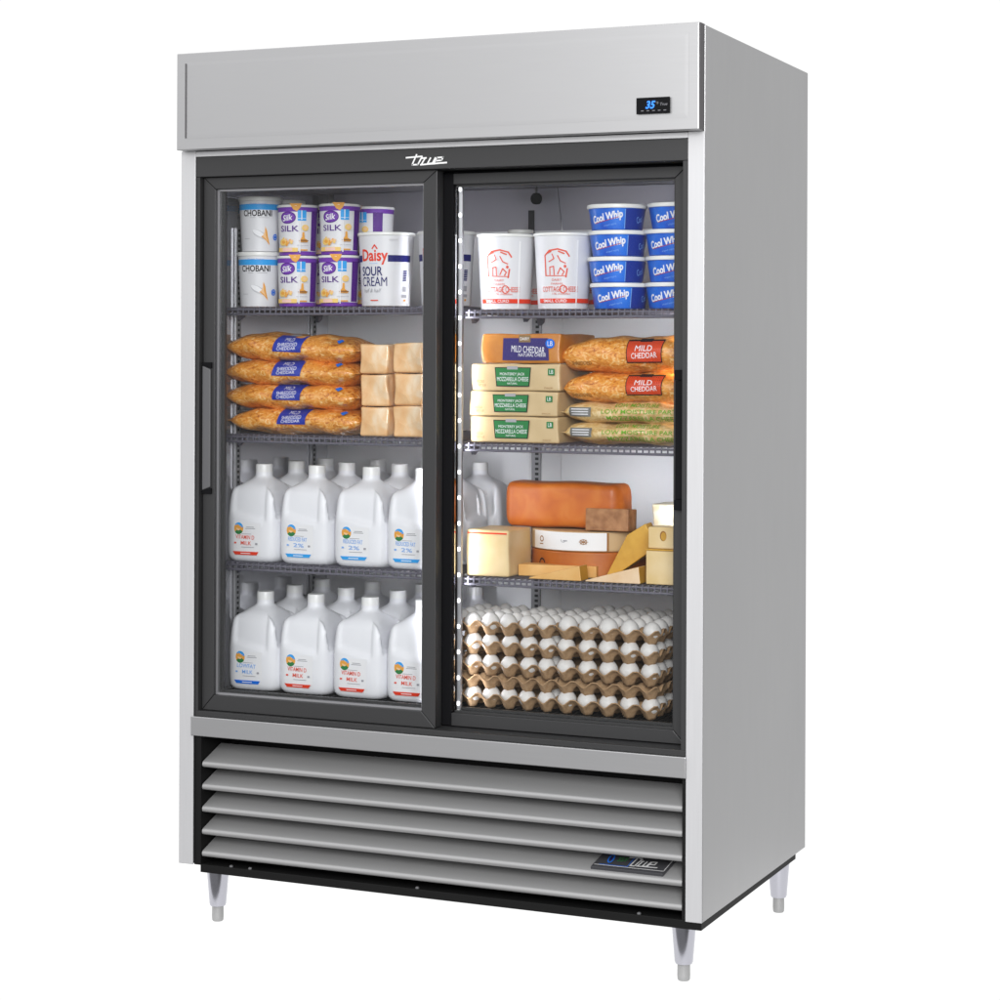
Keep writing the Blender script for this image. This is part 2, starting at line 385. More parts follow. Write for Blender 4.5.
dp = part(MB().box(1.135, 1.209, dy-.003, dy, 1.8235, 1.8575), 'display', black_pl, hd, bev=.001)
P = Print(on_front(dy-.003))
P.text('35', 1.167, 1.842, .0165, disp_blue, w=.019, skew=.25, bold=.03)
P.text('°F', 1.1815, 1.845, .006, disp_grey)
P.text('True', 1.196, 1.8425, .006, disp_grey, skew=.3)
for k in range(5): P.rect(1.146+.0125*k, 1.152+.0125*k, 1.829, 1.8303, disp_grey)
P.build('display_print', dp, FR)
# door track: black head, sill and jambs
tr = MB(); tr.box(.0385, 1.2355, -.002, .10, 1.728, 1.7738)
head = part(tr, 'door_head', black_fr, bev=.001)
P = Print(on_front(-.002)); logo(P, .580, 1.7375, .000238, logo_w, .0035); P.build('logo', head, FR)
part(MB().box(.0480, 1.2230, .0885, .0995, 1.702, 1.7278), 'head_filler', black_pl)  # black filler added to stop interior light leaking above the right door
part(MB().box(.0385, 1.2355, 0, .10, .4835, .4955), 'door_sill', black_fr, bev=.001)
part(MB().box(.0385, .0475, .001, .10, .4957, 1.7277), 'door_jamb', black_fr)
part(MB().box(1.2235, 1.2355, .001, .10, .4957, 1.7277), 'door_jamb', black_fr)
def door(x0, x1, z0, z1, i0, i1, j0, j1, y0, y1, inner=False):
    """four mitred members with hairline joints"""
    g = .0006; b = MB()
    if not inner: b.prism([(x0, z0+g), (i0, j0+g), (i0, j1-g), (x0, z1-g)], 'y', y0, y1)
    b.prism([(x1, z1-g), (i1, j1-g), (i1, j0+g), (x1, z0+g)], 'y', y0, y1)
    xl = i0+g if inner else x0+g   # the stile that meets the other door is a plain black strip
    b.prism([(xl, z0), (x1-g, z0), (i1-g, j0), (i0+g, j0)], 'y', y0, y1)
    b.prism([(xl, z1), (i0+g, j1), (i1-g, j1), (x1-g, z1)], 'y', y0, y1)
    d = part(b, 'door', black_fr, bev=.0012)
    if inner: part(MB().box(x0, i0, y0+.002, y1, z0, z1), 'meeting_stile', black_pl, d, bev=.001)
    q = MB(); w = .005; ya, yb = y0+.010, y1-.004
    q.box(i0, i0+w, ya, yb, j0, j1) if not inner else None
    q.box(i1-w, i1, ya, yb, j0, j1)
    q.box(i0+w, i1-w, ya, yb, j0, j0+w); q.box(i0+w, i1-w, ya, yb, j1-w, j1)
    part(q, 'gasket', black_fr if inner else gasket_m, d)
    s = MB()
    if not inner: s.box(i0+w, i0+w+.010, yb-.008, yb, j0+w, j1-w)
    s.box(i0+w+.010, i1-w, yb-.008, yb, j0+w, j0+w+.006)
    part(s, 'spacer_bar', black_fr, d)
    part(MB().box(i0+.001, i1-.001, y0+.013, y0+.017, j0+.001, j1-.001), 'glass_pane', glass, d)
    return d
dl = door(.0500, .6480, .4965, 1.7275, .081, .6145, .532, 1.7000, .014, .046)
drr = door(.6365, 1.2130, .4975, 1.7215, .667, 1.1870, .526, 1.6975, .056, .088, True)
# left pull: scooped grip with sloping ends; right pull: flat black bar
h = MB().prism([(.0510, 1.004), (.0725, 1.012), (.0725, 1.284), (.0510, 1.292)], 'y', .0075, .0138)
part(h, 'handle', char, dl, bev=.002)
h = MB().prism([(.0500, .996), (.0505, 1.300)][:1]+[(.0745, .996), (.0745, 1.010), (.0500, 1.003)], 'y', .0085, .0138)
part(h, 'handle_end', black_pl, dl)
h = MB().prism([(.0500, 1.293), (.0745, 1.286), (.0745, 1.300), (.0500, 1.300)], 'y', .0085, .0138)
part(h, 'handle_end', black_pl, dl)
h = MB().box(1.1935, 1.2130, .036, .0555, .994, 1.016).box(1.1955, 1.2130, .036, .0555, 1.0165, 1.2675).box(1.1935, 1.2130, .036, .0555, 1.268, 1.290)
part(h, 'handle', black_pl, drr, bev=.0015)
# centre light bar behind the doors
lb = part(MB().box(.612, .6545, .096, .124, .520, 1.716), 'light_bar', black_pl)
part(MB().prism([(.655, .098), (.668, .104), (.668, .112), (.655, .112)], 'z', .524, 1.70), 'led_channel', lens_m, lb)
part(MB().prism([(.6115, .098), (.6115, .112), (.600, .112), (.600, .104)], 'z', .524, 1.70), 'led_channel', lens_m, lb)
for k in range(21):
    z = 1.690-.0575*k; b = MB()
    b.lathe([(.0001, -.0046), (.0028, -.004), (.0038, -.001), (.0038, .001), (.0028, .004), (.0001, .0046)], 10, c=(.6638, .1005, z))
    part(b, 'led', led_m, lb, smooth=60)
lb2 = part(MB().box(1.2185, 1.232, .1005, .118, .520, 1.716), 'light_bar', lens_m)
# liner
IX0, IX1, IYB, IZ0, IZ1 = .042, 1.230, .633, .505, 1.730
ln = MB()
part(MB().box(.0357, IX0, .101, IYB+.02, .49, 1.74), 'liner_wall', liner_s)
part(MB().box(IX1, 1.2363, .101, IYB+.02, .49, 1.74), 'liner_wall', liner)
bw = MB().box(IX0, .6925, IYB, IYB+.02, .49, 1.74).box(.6945, IX1, IYB, IYB+.02, .49, 1.74).box(.6924, .6946, IYB+.003, IYB+.019, .49, 1.74)
part(bw, 'liner_back', liner_b)
part(MB().box(IX0, IX1, .101, IYB, IZ1, IZ1+.01), 'liner_ceiling', duct_g)
part(MB().box(IX0, IX1, .101, IYB, IZ0-.02, IZ0), 'liner_floor', black_fr)
DU = [(.632, 1.625), (.6, 1.729), (.632, 1.729)]
du = MB().prism(DU, 'x', IX0+.03, .6925).prism(DU, 'x', .6945, IX1-.03)
part(du, 'air_duct', duct_g, bev=.002)
# sensor: black knob on a rod in a bracket on the duct
b = MB(); b.lathe([(.0001, -.0145), (.008, -.013), (.013, -.007), (.0145, 0), (.013, .007), (.008, .013), (.0001, .0145)], 20, c=(.655, .560, 1.700))
kn = part(b, 'sensor_knob', black_pl, smooth=60)
part(MB().tube((.655, .560, 1.716), (.650, .572, 1.7295), .003), 'stalk', gasket_m, kn)
part(MB().box(.634, .648, .560, .566, 1.585, 1.672), 'bracket', slot_bk, kn)
# pilasters with slots
def pilaster(kind, a):
    b = MB(); s = MB(); z0, z1 = .52, 1.62
    if kind == 'left':
        b.box(IX0+.0005, IX0+.008, a-.011, a+.011, z0, z1)
        for k in range(int((z1-z0)/.0125)): s.box(IX0+.008, IX0+.0085, a-.004, a+.004, z0+.0125*k+.003, z0+.0125*k+.0095)
    else:
        b.box(a-.012, a+.012, IYB-.008, IYB-.0005, z0, z1)
        for k in range(int((z1-z0)/.0125)): s.box(a-.002, a+.007, IYB-.0085, IYB-.008, z0+.0125*k+.003, z0+.0125*k+.0095)
    p = part(b, 'pilaster', gasket_m, bev=.001); part(s, 'slots', slot_bk, p)
pilaster('left', .173); pilaster('left', .548); pilaster('back', .629)
# rail, grille, base, legs
part(MB().box(.0335, 1.2365, -.0085, .03, .4385, .4830), 'lower_rail', steel, bev=.0015)
gb = MB().box(.0385, 1.2355, .135, .15, .142, .4383)
gb.box(.0385, .0558, .002, .1348, .1394, .4383).box(1.2265, 1.2355, .002, .1348, .142, .4383)
part(gb, 'grille_housing', base_bk)
gr = None
LIPZ = [.372, .320, .2685, .2165, .1655]
def slat(zc):
    r = .0075; pts = []
    for k in range(0, 13):
        t = R(110+ (330-110)*k/12); pts.append((.011+r*math.cos(t), zc+r*math.sin(t)))
    # lip curls under, sheet runs back and up
    sl = .37; y0, z0 = pts[0]; yb = .086
    pts = pts + [(.0195, zc-.002)] + [(yb, zc+r*.94+(yb-y0)*sl-.0035), (yb, zc+r*.94+(yb-y0)*sl)]
    return MB().prism(pts[::-1], 'x', .0580, 1.2255)
for i, z in enumerate(LIPZ):
    s = part(slat(z), 'louver', slat_al, smooth=40)
    if i == 3: gr = s
# nameplate on the fourth louver
sl = .37
NP0 = (.0145, .2165+.0075)
def plate(u, v, o): # v up the slope
    c, s_ = math.cos(math.atan(sl)), math.sin(math.atan(sl)); n = .0075+o
    u = 1.018+(u-1.018)*.925
    return (u, .0135+v*c-n*s_*.6, .2165+.0040+v*s_+n*c)
b = MB()
c8 = [(1.018, -.001), (1.194, -.001), (1.206, .064), (1.030, .064)]
b.add([plate(u, v, -.003) for u, v in c8]+[plate(u, v, .004) for u, v in c8], [(4, 5, 6, 7), (0, 1, 5, 4), (1, 2, 6, 5), (2, 3, 7, 6), (3, 0, 4, 7)])
npl = part(b, 'nameplate', mat('nameplate_dark', (.05, .05, .055), .35), gr, bev=.0008)
P = Print(lambda u, v, o: plate(u, v, .004+o))
P.line([(1.024, .008), (1.193, .008), (1.202, .062)], .0016, logo_w)
P.ring(1.056, .034, .0075, .016, .003, ink_blue); P.oval(1.056, .034, .0025, .006, ink_navy)
P.line([(1.036, .010), (1.104, .010)], .0012, ink_blue); P.line([(1.104, .010), (1.112, .058)], .0012, ink_blue)
P.text('35', 1.080, .034, .016, green_led, w=.014); P.text('F', 1.094, .034, .016, green_led, w=.006)
q = lambda pts: [(1.098+a*.000185, .012+b*.00034) for a, b in pts]
for pts in ([(0, 92), (163, 100)], [(108, 100), (62, 5), (120, 5), (165, 78)], [(120, 98), (180, 80)], [(163, 62), (208, 64)], [(160, 8), (196, 62)], [(252, 62), (222, 12)],
            [(222, 10), (268, 12)], [(302, 62), (272, 12)], [(288, 12), (318, 62), (382, 64), (366, 36), (310, 34)], [(150, 2), (418, 6)]):
    P.line(q(pts), .0032, logo_w)
P.build('nameplate_print', npl, FR)
bs = MB().box(.0560, 1.2700, .0, .704, .1235, .1417)
bse = part(bs, 'base_tray', base_bk, bev=.001)
for x in (.135, .185, .610, 1.130):
    b = MB(); b.lathe([(.0045, 0), (.0045, .002), (.003, .004), (.0001, .0045)], 12, c=(x, .006, .1420)); part(b, 'screw', char, bse, smooth=40)
for x, y in ((.070, .055), (1.213, .055), (.070, .672), (1.236, .678)):
    b = MB(); b.lathe([(.0262, .1234), (.0262, .120), (.0255, .115), (.0195, .041), (.0178, .0365), (.0125, .036)][::-1], 36, c=(x, y, 0))
    lg = part(b, 'leg', chrome, smooth=40)
    b = MB(); b.lathe([(.0115, .0005), (.0132, .003), (.0138, .012), (.0134, .037)], 28, c=(x, y, 0)); part(b, 'leg_foot', foot_g, lg, smooth=40)

# ------------------------------------------------------------------ wire shelves
def wire_shelf(x0, x1, m, name='wire_shelf', label='', cat='shelf', group=None):
    """local: z 0 is the top of the wires, front at y .118"""
    w = x1-x0; o = empty(name, (x0, .118, 0), label, cat, group); d = .50
    b = MB(); n = int(w/.0145)
    for k in range(n+1):
        x = .004+(w-.008)*k/n
        b.box(x-.0016, x+.0016, .0015, d-.003, -.0034, -.0002); b.box(x-.0016, x+.0016, .0002, .0030, -.0165, -.0036)
    b.build('wires', m, o)
    f = MB(); f.tube((0, .0035, -.0062), (w, .0035, -.0062), .0026, n=8); f.tube((0, .0035, -.0172), (w, .0035, -.0172), .0030, n=8)
    f.tube((.002, .004, -.0065), (.002, d, -.0065), .003, n=8); f.tube((w-.002, .004, -.0065), (w-.002, d, -.0065), .003, n=8)
    for yy in (.16, .33, d-.004): f.tube((0, yy, -.0065), (w, yy, -.0065), .0029, n=8)
    f.build('shelf_frame', m, o, smooth=40)
    return o
def clips(o, w, m):
    for x, y in ((.006, .055), (w-.012, .055), (.006, .44), (w-.012, .44)):
        b = MB(); b.prism([(y-.012, -.010), (y+.020, -.010), (y+.016, -.022), (y-.002, -.030)], 'x', x-.004, x+.006)
        b.build('shelf_clip', m, o)
SZL = (1.4300, 1.1310, .8300); SZR = (1.4210, 1.1235, .8235)
for z, t in zip(SZL, ('upper left grey wire shelf holding the yogurt and sour cream tubs', 'middle left grey wire shelf holding shredded cheese bags', 'lower left grey wire shelf holding a full row of milk jugs')):
    o = wire_shelf(.046, .640, wire_g, label=t, group='grey wire shelves'); o.location.z = z; clips(o, .594, wire_g)
for z, t in zip(SZR, ('upper right grey wire shelf under cottage cheese and blue whipped topping tubs', 'middle right grey wire shelf under green labelled packs and cheese bags', 'lower right grey wire shelf under cut cheese wedges and blocks')):
    o = wire_shelf(.660, 1.226, wire_g, label=t, group='grey wire shelves'); o.location.z = z; clips(o, .566, wire_g)
ZF = .5270
for x0, x1, t in ((.046, .618, 'black floor rack under the bottom row of milk jugs'), (.660, 1.226, 'black floor rack under the stacked egg trays')):
    o = wire_shelf(x0, x1, black_fr, 'floor_rack', t, 'rack', 'black floor racks'); o.location.z = ZF

# ------------------------------------------------------------------ tubs
def tub_kind(name, cat, r0, r1, h, bands, lidm, printer, lid_h=.010, lid_over=.0022, extra=None):
    """bands: list of (z_fraction_top, material) from the bottom up"""
    o = empty(name, (0, 0, 0), 'tub', cat); hb = h-lid_h*.6
    mats = []; prof = [(r0-.003, 0.0), (r0, .002)]; ms = [0]
    zs = 0
    for fz, m_ in bands:
        if m_ not in mats: mats.append(m_)
        k = 6
        for i in range(1, k+1):
            z = .002+(hb-.002)*(zs+(fz-zs)*i/k); prof.append((r0+(r1-r0)*z/hb, z)); ms.append(mats.index(m_))
        zs = fz
    ms[0] = mats.index(bands[0][1])
    b = MB(); b.lathe(prof, 56, ms); b.build('tub_body', mats, o, smooth=40)
    rl = r1+lid_over; z0 = h-lid_h
    l = MB(); l.lathe([(r1+.0004, z0), (rl, z0+.0008), (rl+.0006, z0+lid_h*.5), (rl, h-.001), (rl-.0015, h), (rl-.005, h-.0004), (rl-.007, h-.003), (.0001, h-.003)], 56)
    l.build('lid', lidm, o, smooth=35)
    p = Print(on_cone(r0, r1, hb)); printer(p, h, r1); p.build('label', o)
    return Kind(o)
def pr_greek(p, h, r):
    p.text('CHOBANI', -.002, h*.700, .0150, print_k, w=.070, bold=.022)
    p.rect(-.020, -.006, h*.615, h*.622, print_g); p.rect(.002, .026, h*.615, h*.622, print_g)
    p.oval(.004, h*.315, .019, .008, mat('ink_silver', (.52, .52, .55), .3), rot=-28)
    p.oval(.001, h*.335, .015, .0055, ink_white, rot=-28)
    p.poly([(.017, h*.46), (.0215, h*.38), (.0235, h*.29), (.029, h*.12), (.020, h*.20), (.008, h*.275), (.0155, h*.325)], ink_orange)
    p.poly([(.0175, h*.40), (.0185, h*.30), (.024, h*.18), (.018, h*.24), (.011, h*.28)], ink_peach)
    p.rect(-.036, -.020, h*.235, h*.241, print_g)
    p.ring(.044, h*.27, .0065, .0075, .0025, ink_blue); p.rect(.041, .047, h*.25, h*.29, ink_blue)
    p.text('Greek Yogurt', .0, h*.865, .0045, ink_pale, w=.036)
greek = tub_kind('yogurt_tub', 'yogurt tub', .0440, .0505, .1305, [(.795, paper), (.905, ink_sky), (1.0, paper)], lid_w, pr_greek)
GY = 'white yogurt tubs with a blue band'
zg = SZL[0]
greek.put((.100, .183, zg), 'white yogurt tub with blue band, bottom of the front pair at far left', rz=R(21), group=GY)
greek.put((.102, .184, zg+.1305), 'white yogurt tub with blue band, top of the front pair at far left', rz=R(23), group=GY)
greek.put((.102, .296, zg), 'white yogurt tub behind the front pair, lower one', rz=R(5), group=GY)
greek.put((.100, .296, zg+.1305), 'white yogurt tub behind the front pair, upper one', rz=R(-4), group=GY)
def pr_silk(p, h, r):
    p.rect(.047, .070, h*.10, h*.88, ink_purple)
    p.oval(-.010, h*.745, .0195, h*.118, ink_violet, rot=8); p.ring(-.010, h*.745, .0195, h*.118, .002, ink_purple)
    p.text('Silk', -.010, h*.745, .014, ink_white, w=.025, rot=8, skew=.3, bold=.02)
    p.text('SILK', -.007, h*.530, .0140, ink_purple, w=.047, bold=.012)
    p.rect(.0135, .033, h*.685, h*.885, ink_sky); p.rect(.0215, .0235, h*.70, h*.885, ink_white); p.rect(.014, .033, h*.725, h*.732, ink_white)
    random.seed(3)
    for k in range(16):
        p.oval(-.030+.030*random.random(), h*(.21+.20*random.random()*(.4+.6*random.random())), .0022+.003*random.random(), .0018+.0022*random.random(), random.choice([ink_orange, ink_yellow, ink_peach]), rot=random.random()*90, n=10)
    p.oval(-.022, h*.26, .009, h*.065, ink_yellow); p.oval(-.020, h*.265, .005, h*.035, ink_orange)
    p.oval(.030, h*.545, .0075, h*.062, ink_yellow); p.oval(.0305, h*.55, .0045, h*.03, ink_peach)
    p.poly([(.017, h*.30), (.023, h*.36), (.024, h*.46), (.028, h*.46), (.029, h*.34), (.036, h*.30), (.036, h*.265), (.017, h*.265)], ink_orange)
    p.oval(.027, h*.295, .011, h*.020, ink_brown); p.rect(.012, .038, h*.20, h*.205, print_g)
    p.rect(-.036, .014, h*.075, h*.155, ink_yellow); p.rect(-.022, .002, h*.085, h*.145, mat('ink_rose', (.85, .55, .50), .45)); p.rect(.020, .036, h*.10, h*.125, ink_orange)
    p.rect(.0175, .0195, h*.06, h*.66, ink_white)
silk = tub_kind('yogurt_tub', 'yogurt tub', .0428, .0480, .1195, [(.075, ink_violet), (.885, paper), (1.0, ink_violet)], lid_w, pr_silk, lid_h=.006, lid_over=.0012)
# a torn peach flap hangs over the rim of these tubs
b = MB(); fn = on_cone(.0428, .0480, .116)
uv = [(-.004, .122), (.022, .122), (.019, .112), (.012, .1035), (.004, .108)]
b.add([fn(u, v, .0022) for u, v in uv]+[fn(u, v, .0030) for u, v in uv], [(5, 6, 7, 8, 9), (4, 3, 2, 1, 0)]+[(i, (i+1) % 5, 5+(i+1) % 5, 5+i) for i in range(5)])
b.build('lid_flap', ink_orange, silk.root)
SY = 'white and purple yogurt tubs'
silk.put((.208, .1765, zg), 'purple topped yogurt tub, lower left of four, beside the blue banded tubs', rz=R(9), group=SY)
silk.put((.208, .1765, zg+.1195), 'purple topped yogurt tub, upper left of four, beside the blue banded tubs', rz=R(11), group=SY)
silk.put((.3175, .178, zg), 'purple topped yogurt tub, lower right of four, beside the sour cream', rz=R(7), group=SY)
silk.put((.318, .179, zg+.1195), 'purple topped yogurt tub, upper right of four, beside the sour cream', rz=R(13), group=SY)
silk.put((.345, .295, zg), 'lower purple yogurt tub in the dim second row behind the sour cream', rz=R(20), group=SY)
silk.put((.347, .296, zg+.1195), 'upper purple yogurt tub showing above the sour cream tub', rz=R(-35), group=SY)
silk.put((.220, .290, zg), 'lower purple yogurt tub in the second row, second from the left wall', rz=R(10), group=SY)
silk.put((.221, .291, zg+.1195), 'upper purple yogurt tub in the second row, second from the left wall', rz=R(25), group=SY)
def pr_sour(p, h, r):
    p.rect(.023, .085, h*.600, h*.690, ink_navy); p.rect(-.085, -.046, h*.600, h*.690, ink_navy)
    p.text('Daisy', -.010, h*.665, .036, ink_red, w=.066, bold=.022)
    p.line([(-.013, h*.775), (-.007, h*.825), (-.001, h*.775)], .003, ink_red)
    p.rect(-.022, .0, h*.575, h*.58, ink_pale)
    p.text('SOUR', -.017, h*.475, .0215, ink_navy, w=.056, bold=.012); p.text('CREAM', -.012, h*.335, .0215, ink_navy, w=.067, bold=0)
    p.text('half & half', -.016, h*.215, .009, print_g, w=.046, skew=.3, bold=0)
    p.rect(-.020, .0, h*.075, h*.09, ink_pink)
    for k in range(7): p.rect(.060, .071, h*(.34+.022*k), h*(.354+.022*k), ink_navy)
    p.rect(.060, .070, h*.20, h*.27, print_g); p.rect(.057, .072, h*.12, h*.16, print_g); p.rect(.063, .069, h*.07, h*.095, ink_orange)
    p.rect(.025, .044, h*.885, h*.905, mat('ink_faint', (.62, .62, .64), .5))
sour = tub_kind('sour_cream_tub', 'sour cream tub', .0560, .0645, .1710, [(1.0, paper)], lid_w, pr_sour, lid_h=.008)
SC = 'large white sour cream tubs'
sour.put((.431, .197, zg), 'large white sour cream tub with red and navy lettering, fully in view', rz=R(8), group=SC)
sour.put((.585, .197, zg), 'large white sour cream tub partly hidden by the meeting door stiles', rz=R(8), group=SC)
def pr_cott(p, h, r):
    # pasture picture drawn in red strokes inside an arched frame
    w = .0034; cx = -.012
    p.line([(cx-.025, h*.44), (cx-.026, h*.70), (cx-.015, h*.765), (cx+.004, h*.785), (cx+.022, h*.755), (cx+.029, h*.69)], w, ink_pink)
    p.line([(cx+.022, h*.42), (cx+.025, h*.53)], w, ink_pink); p.line([(cx-.025, h*.44), (cx+.024, h*.435)], .0018, ink_pink)
    p.line([(cx-.014, h*.45), (cx-.014, h*.55), (cx-.005, h*.56), (cx-.004, h*.45)], .0024, ink_pink)
    p.line([(cx-.016, h*.62), (cx-.004, h*.66), (cx-.008, h*.72)], .0022, ink_pink); p.line([(cx+.004, h*.70), (cx+.010, h*.63), (cx+.021, h*.60)], .0024, ink_pink)
    p.line([(cx+.004, h*.46), (cx+.010, h*.54), (cx+.018, h*.49), (cx+.014, h*.45)], .0026, ink_pink); p.oval(cx+.020, h*.56, .003, h*.02, ink_pink)
    p.line([(cx-.020, h*.73), (cx-.010, h*.755)], .003, ink_pink); p.line([(cx+.006, h*.755), (cx+.018, h*.725)], .003, ink_pink)
    p.text('DAIRY', cx+.002, h*.385, .0048, ink_pink, w=.022, bold=0); p.text('FARMS', cx+.002, h*.335, .0040, ink_pink, w=.026, bold=0)
    p.text('COTTAGE CHEESE', -.004, h*.265, .0115, ink_pink, w=.084, bold=.008)
    p.ring(.004, h*.265, .0085, h*.055, .0022, ink_pink); p.text('1% milkfat', .0, h*.205, .004, ink_pink, w=.040, bold=0)
    p.rect(-.058, .078, h*.085, h*.142, ink_red); p.text('SMALL CURD', -.016, h*.113, .0065, ink_white, w=.056, bold=.01)
    p.rect(.033, .036, h*.02, h*.90, mat('sheen_seam', (.88, .88, .89), .3))
cott = tub_kind('cottage_cheese_tub', 'cottage cheese tub', .0560, .0655, .1705, [(1.0, paper)], lid_w, pr_cott, lid_h=.007)
CC = 'white cottage cheese tubs with red print'
zr = SZR[0]
cott.put((.733, .199, zr), 'white cottage cheese tub with red print, left of the front two', rz=R(19), group=CC)
cott.put((.8735, .199, zr), 'white cottage cheese tub with red print, beside the blue tubs', rz=R(18), group=CC)
cott.put((.737, .336, zr), 'white cottage cheese tub in the second row, behind the left front one', rz=R(10), group=CC)
cott.put((.876, .336, zr), 'white cottage cheese tub in the second row, behind the right front one', rz=R(6), group=CC)
def pr_whip(p, h, r):
    p.text('Cool Whip', -.008, h*.47, .0225, ink_white, w=.076, rot=11, skew=.12, bold=.035)
    p.line([(-.040, h*.26), (-.010, h*.36), (.020, h*.50)], .0016, mat('ink_crimson', (.35, .03, .12), .5))
    p.text('whipped topping', .0, h*.20, .0050, ink_pale, w=.030, rot=11, bold=0)
    p.rect(.0335, .0350, .003, h*.80, ink_pale)
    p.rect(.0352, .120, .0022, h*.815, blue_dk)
    p.text('Cool', .074, h*.42, .014, ink_pale, w=.020, rot=15, bold=0)
whip = tub_kind('whipped_topping_tub', 'whipped topping tub', .0550, .0632, .0575, [(1.0, blue_tub)], lid_w, pr_whip, lid_h=.0095, lid_over=.0026)
WG = 'blue whipped topping tubs'
for j, (x, n) in enumerate(((1.006, 'left'), (1.1410, 'right'))):
    for k, w in enumerate(('lowest', 'second from bottom', 'third from bottom', 'topmost')):
        whip.put((x+(.004, -.002, .0, -.003)[(k+j) % 4], .194, zr+.0577*k), 'blue whipped topping tub with white lid, %s of the %s column' % (w, n), rz=R((12, 5, 8, 5)[(k+j) % 4]), group=WG)
def pr_plain(p, h, r):
    p.rect(-.03, .03, h*.80, h*.93, ink_violet); p.text('MILD', 0, h*.865, .006, ink_white, w=.02)
pl = tub_kind('tall_tub', 'tub', .026, .0285, .200, [(1.0, paper)], lid_w, pr_plain)
pl.put((.640, .50, zr), 'slim tall white tub at the back under the black knob')

# ------------------------------------------------------------------ pillow bags of shredded cheese
def pillow(a, b, c, seed, lump=.0025, kx=6):
    """half sizes; ends pinch to a flat seam; returns surface function and mesh"""
    rnd = random.Random(seed); ph = [rnd.random()*6.28 for _ in range(8)]
    def half(x):
        t = min(1, abs(x)/a); e = (1-t**kx)**.5; return b*(.84+.16*(1-t**6)), max(.0018, c*e)
    def bumpy(x, ang): return lump*(math.sin(x*42+ph[0]+2*ang)+.6*math.sin(x*90+ph[1]-3*ang)+.5*math.sin(x*23+ph[2]+5*ang))
    n = 2.35
    def P(i, j):
        x = -a+2*a*j; bb, cc = half(x); ang = 2*math.pi*i; cs, sn = math.cos(ang), math.sin(ang)
        y = bb*math.copysign(abs(cs)**(2/n), cs); z = cc*math.copysign(abs(sn)**(2/n), sn)
        k = bumpy(x, ang)*min(1, cc/c); return (x, y+k*cs, z+k*sn)
    m = MB(); m.grid(P, 40, 64, closed=True)
    def front(u, v, o):
        bb, cc = half(u); q = max(-.96, min(.96, v/cc)); y = -bb*(1-abs(q)**n)**(1/n); ang = math.atan2(q, -math.sqrt(max(0, 1-q*q)))
        k = bumpy(u, ang); nx = math.hypot(-1, q)
        return (u, y-k*.9-o-.0016, q*cc+(o+.0012)*q)
    return m, front
def bag(name, a, b, c, seed, m, printer, loc, label, group, ry=0, rz=0, cat='bag', extra=None, kx=6):
    o = empty(name, loc, label, cat, group); o.rotation_euler = (0, ry, rz)
    mb, fn = pillow(a, b, c, seed, kx=kx); mb.build('bag_body', m, o, smooth=70)
    # crimped end seams
    s = MB()
    for sx in (-1, 1):
        s.grid(lambda i, j, sx=sx: (sx*(a-.002+.010*j), (-b+2*b*i)*.80, .0012*math.sin(i*60)*j), 30, 2)
    so = s.build('end_seam', m, o, smooth=60); sd = so.modifiers.new('thick', 'SOLIDIFY'); sd.thickness = .0012
    p = Print(fn); printer(p, c); p.build('label', o)
    if extra: p = Print(fn); extra(p, c); p.build('corner_label', o)
    return o
def pr_blue(p, c):
    u = -.038
    p.rect(u, u+.076, -c*.20, c*.86, mat('label_royal', (.015, .035, .36), .35), skew=.006, step=.005)
    p.text('MILD', u+.042, c*.60, c*.20, ink_white, w=.026); p.text('SHREDDED', u+.040, c*.28, c*.24, ink_white, w=.052, rot=3); p.text('CHEDDAR', u+.038, c*.02, c*.20, ink_white, w=.050, rot=3)
    p.rect(u+.030, u+.056, c*.82, c*.93, print_g)
    p.poly([(.122, c*.62), (.132, c*.45), (.139, c*.62), (.130, c*.72)], ink_blue)
SB = 'shredded cheddar bags with blue labels'
lx = .2155
for k, (z, c, ln_, sd, ry, dx) in enumerate(((1.1630, .0315, 'lowest', 1, 0, .008), (1.2195, .0325, 'second from bottom', 2, .01, -.006), (1.2760, .0325, 'third from bottom', 3, .012, -.006), (1.3320, .0340, 'topmost', 4, .035, -.004))):
    bag('shredded_cheese_bag', .173, .090, c, sd, shred, pr_blue, (lx+dx, .208, z), 'bag of orange shredded cheese with blue label, %s of its stack' % ln_, SB, ry=ry)
def pr_redlab(p, c):
    u = -.012
    p.rect(u-.002, u+.084, -c*.40, c*.78, print_k, taper=.003, step=.005); p.rect(u, u+.082, -c*.34, c*.70, mat('label_red', (.62, .06, .015), .35), taper=.003, step=.005)
    p.rect(u+.026, u+.056, c*.66, c*.82, print_k); p.text('MILD', u+.040, c*.34, c*.28, ink_white, w=.040); p.text('CHEDDAR', u+.042, -.02*c, c*.28, ink_white, w=.058, rot=2)
    p.text('SHREDDED', -.118, -c*.36, c*.18, ink_brown, w=.046, bold=.02)
def pr_slate(p, c):
    p.rect(-.146, -.094, -c*.32, c*.42, mat('label_slate', (.16, .16, .15), .4), step=.005)
    for q in range(3): p.rect(-.140, -.100, c*(-.18+.2*q), c*(-.10+.2*q), paper)
def pr_greenlab(p, c):
    p.text('LOW MOISTURE', .012, c*.62, c*.28, ink_lime, w=.10, bold=.005); p.text('LOW MOISTURE PART SKIM', .040, c*.12, c*.34, ink_lime, w=.215, bold=.005)
    p.text('MOZZARELLA CHEESE', .030, -c*.42, c*.38, ink_lime, w=.170, bold=.006)
rx = 1.0605
bag('shredded_cheese_bag', .162, .087, .0250, 11, shred_pale, pr_greenlab, (rx, .222, 1.1490), 'pale shredded cheese bag with green print, lowest on the right shelf', 'pale shredded cheese bags with green print', extra=pr_slate, kx=9)
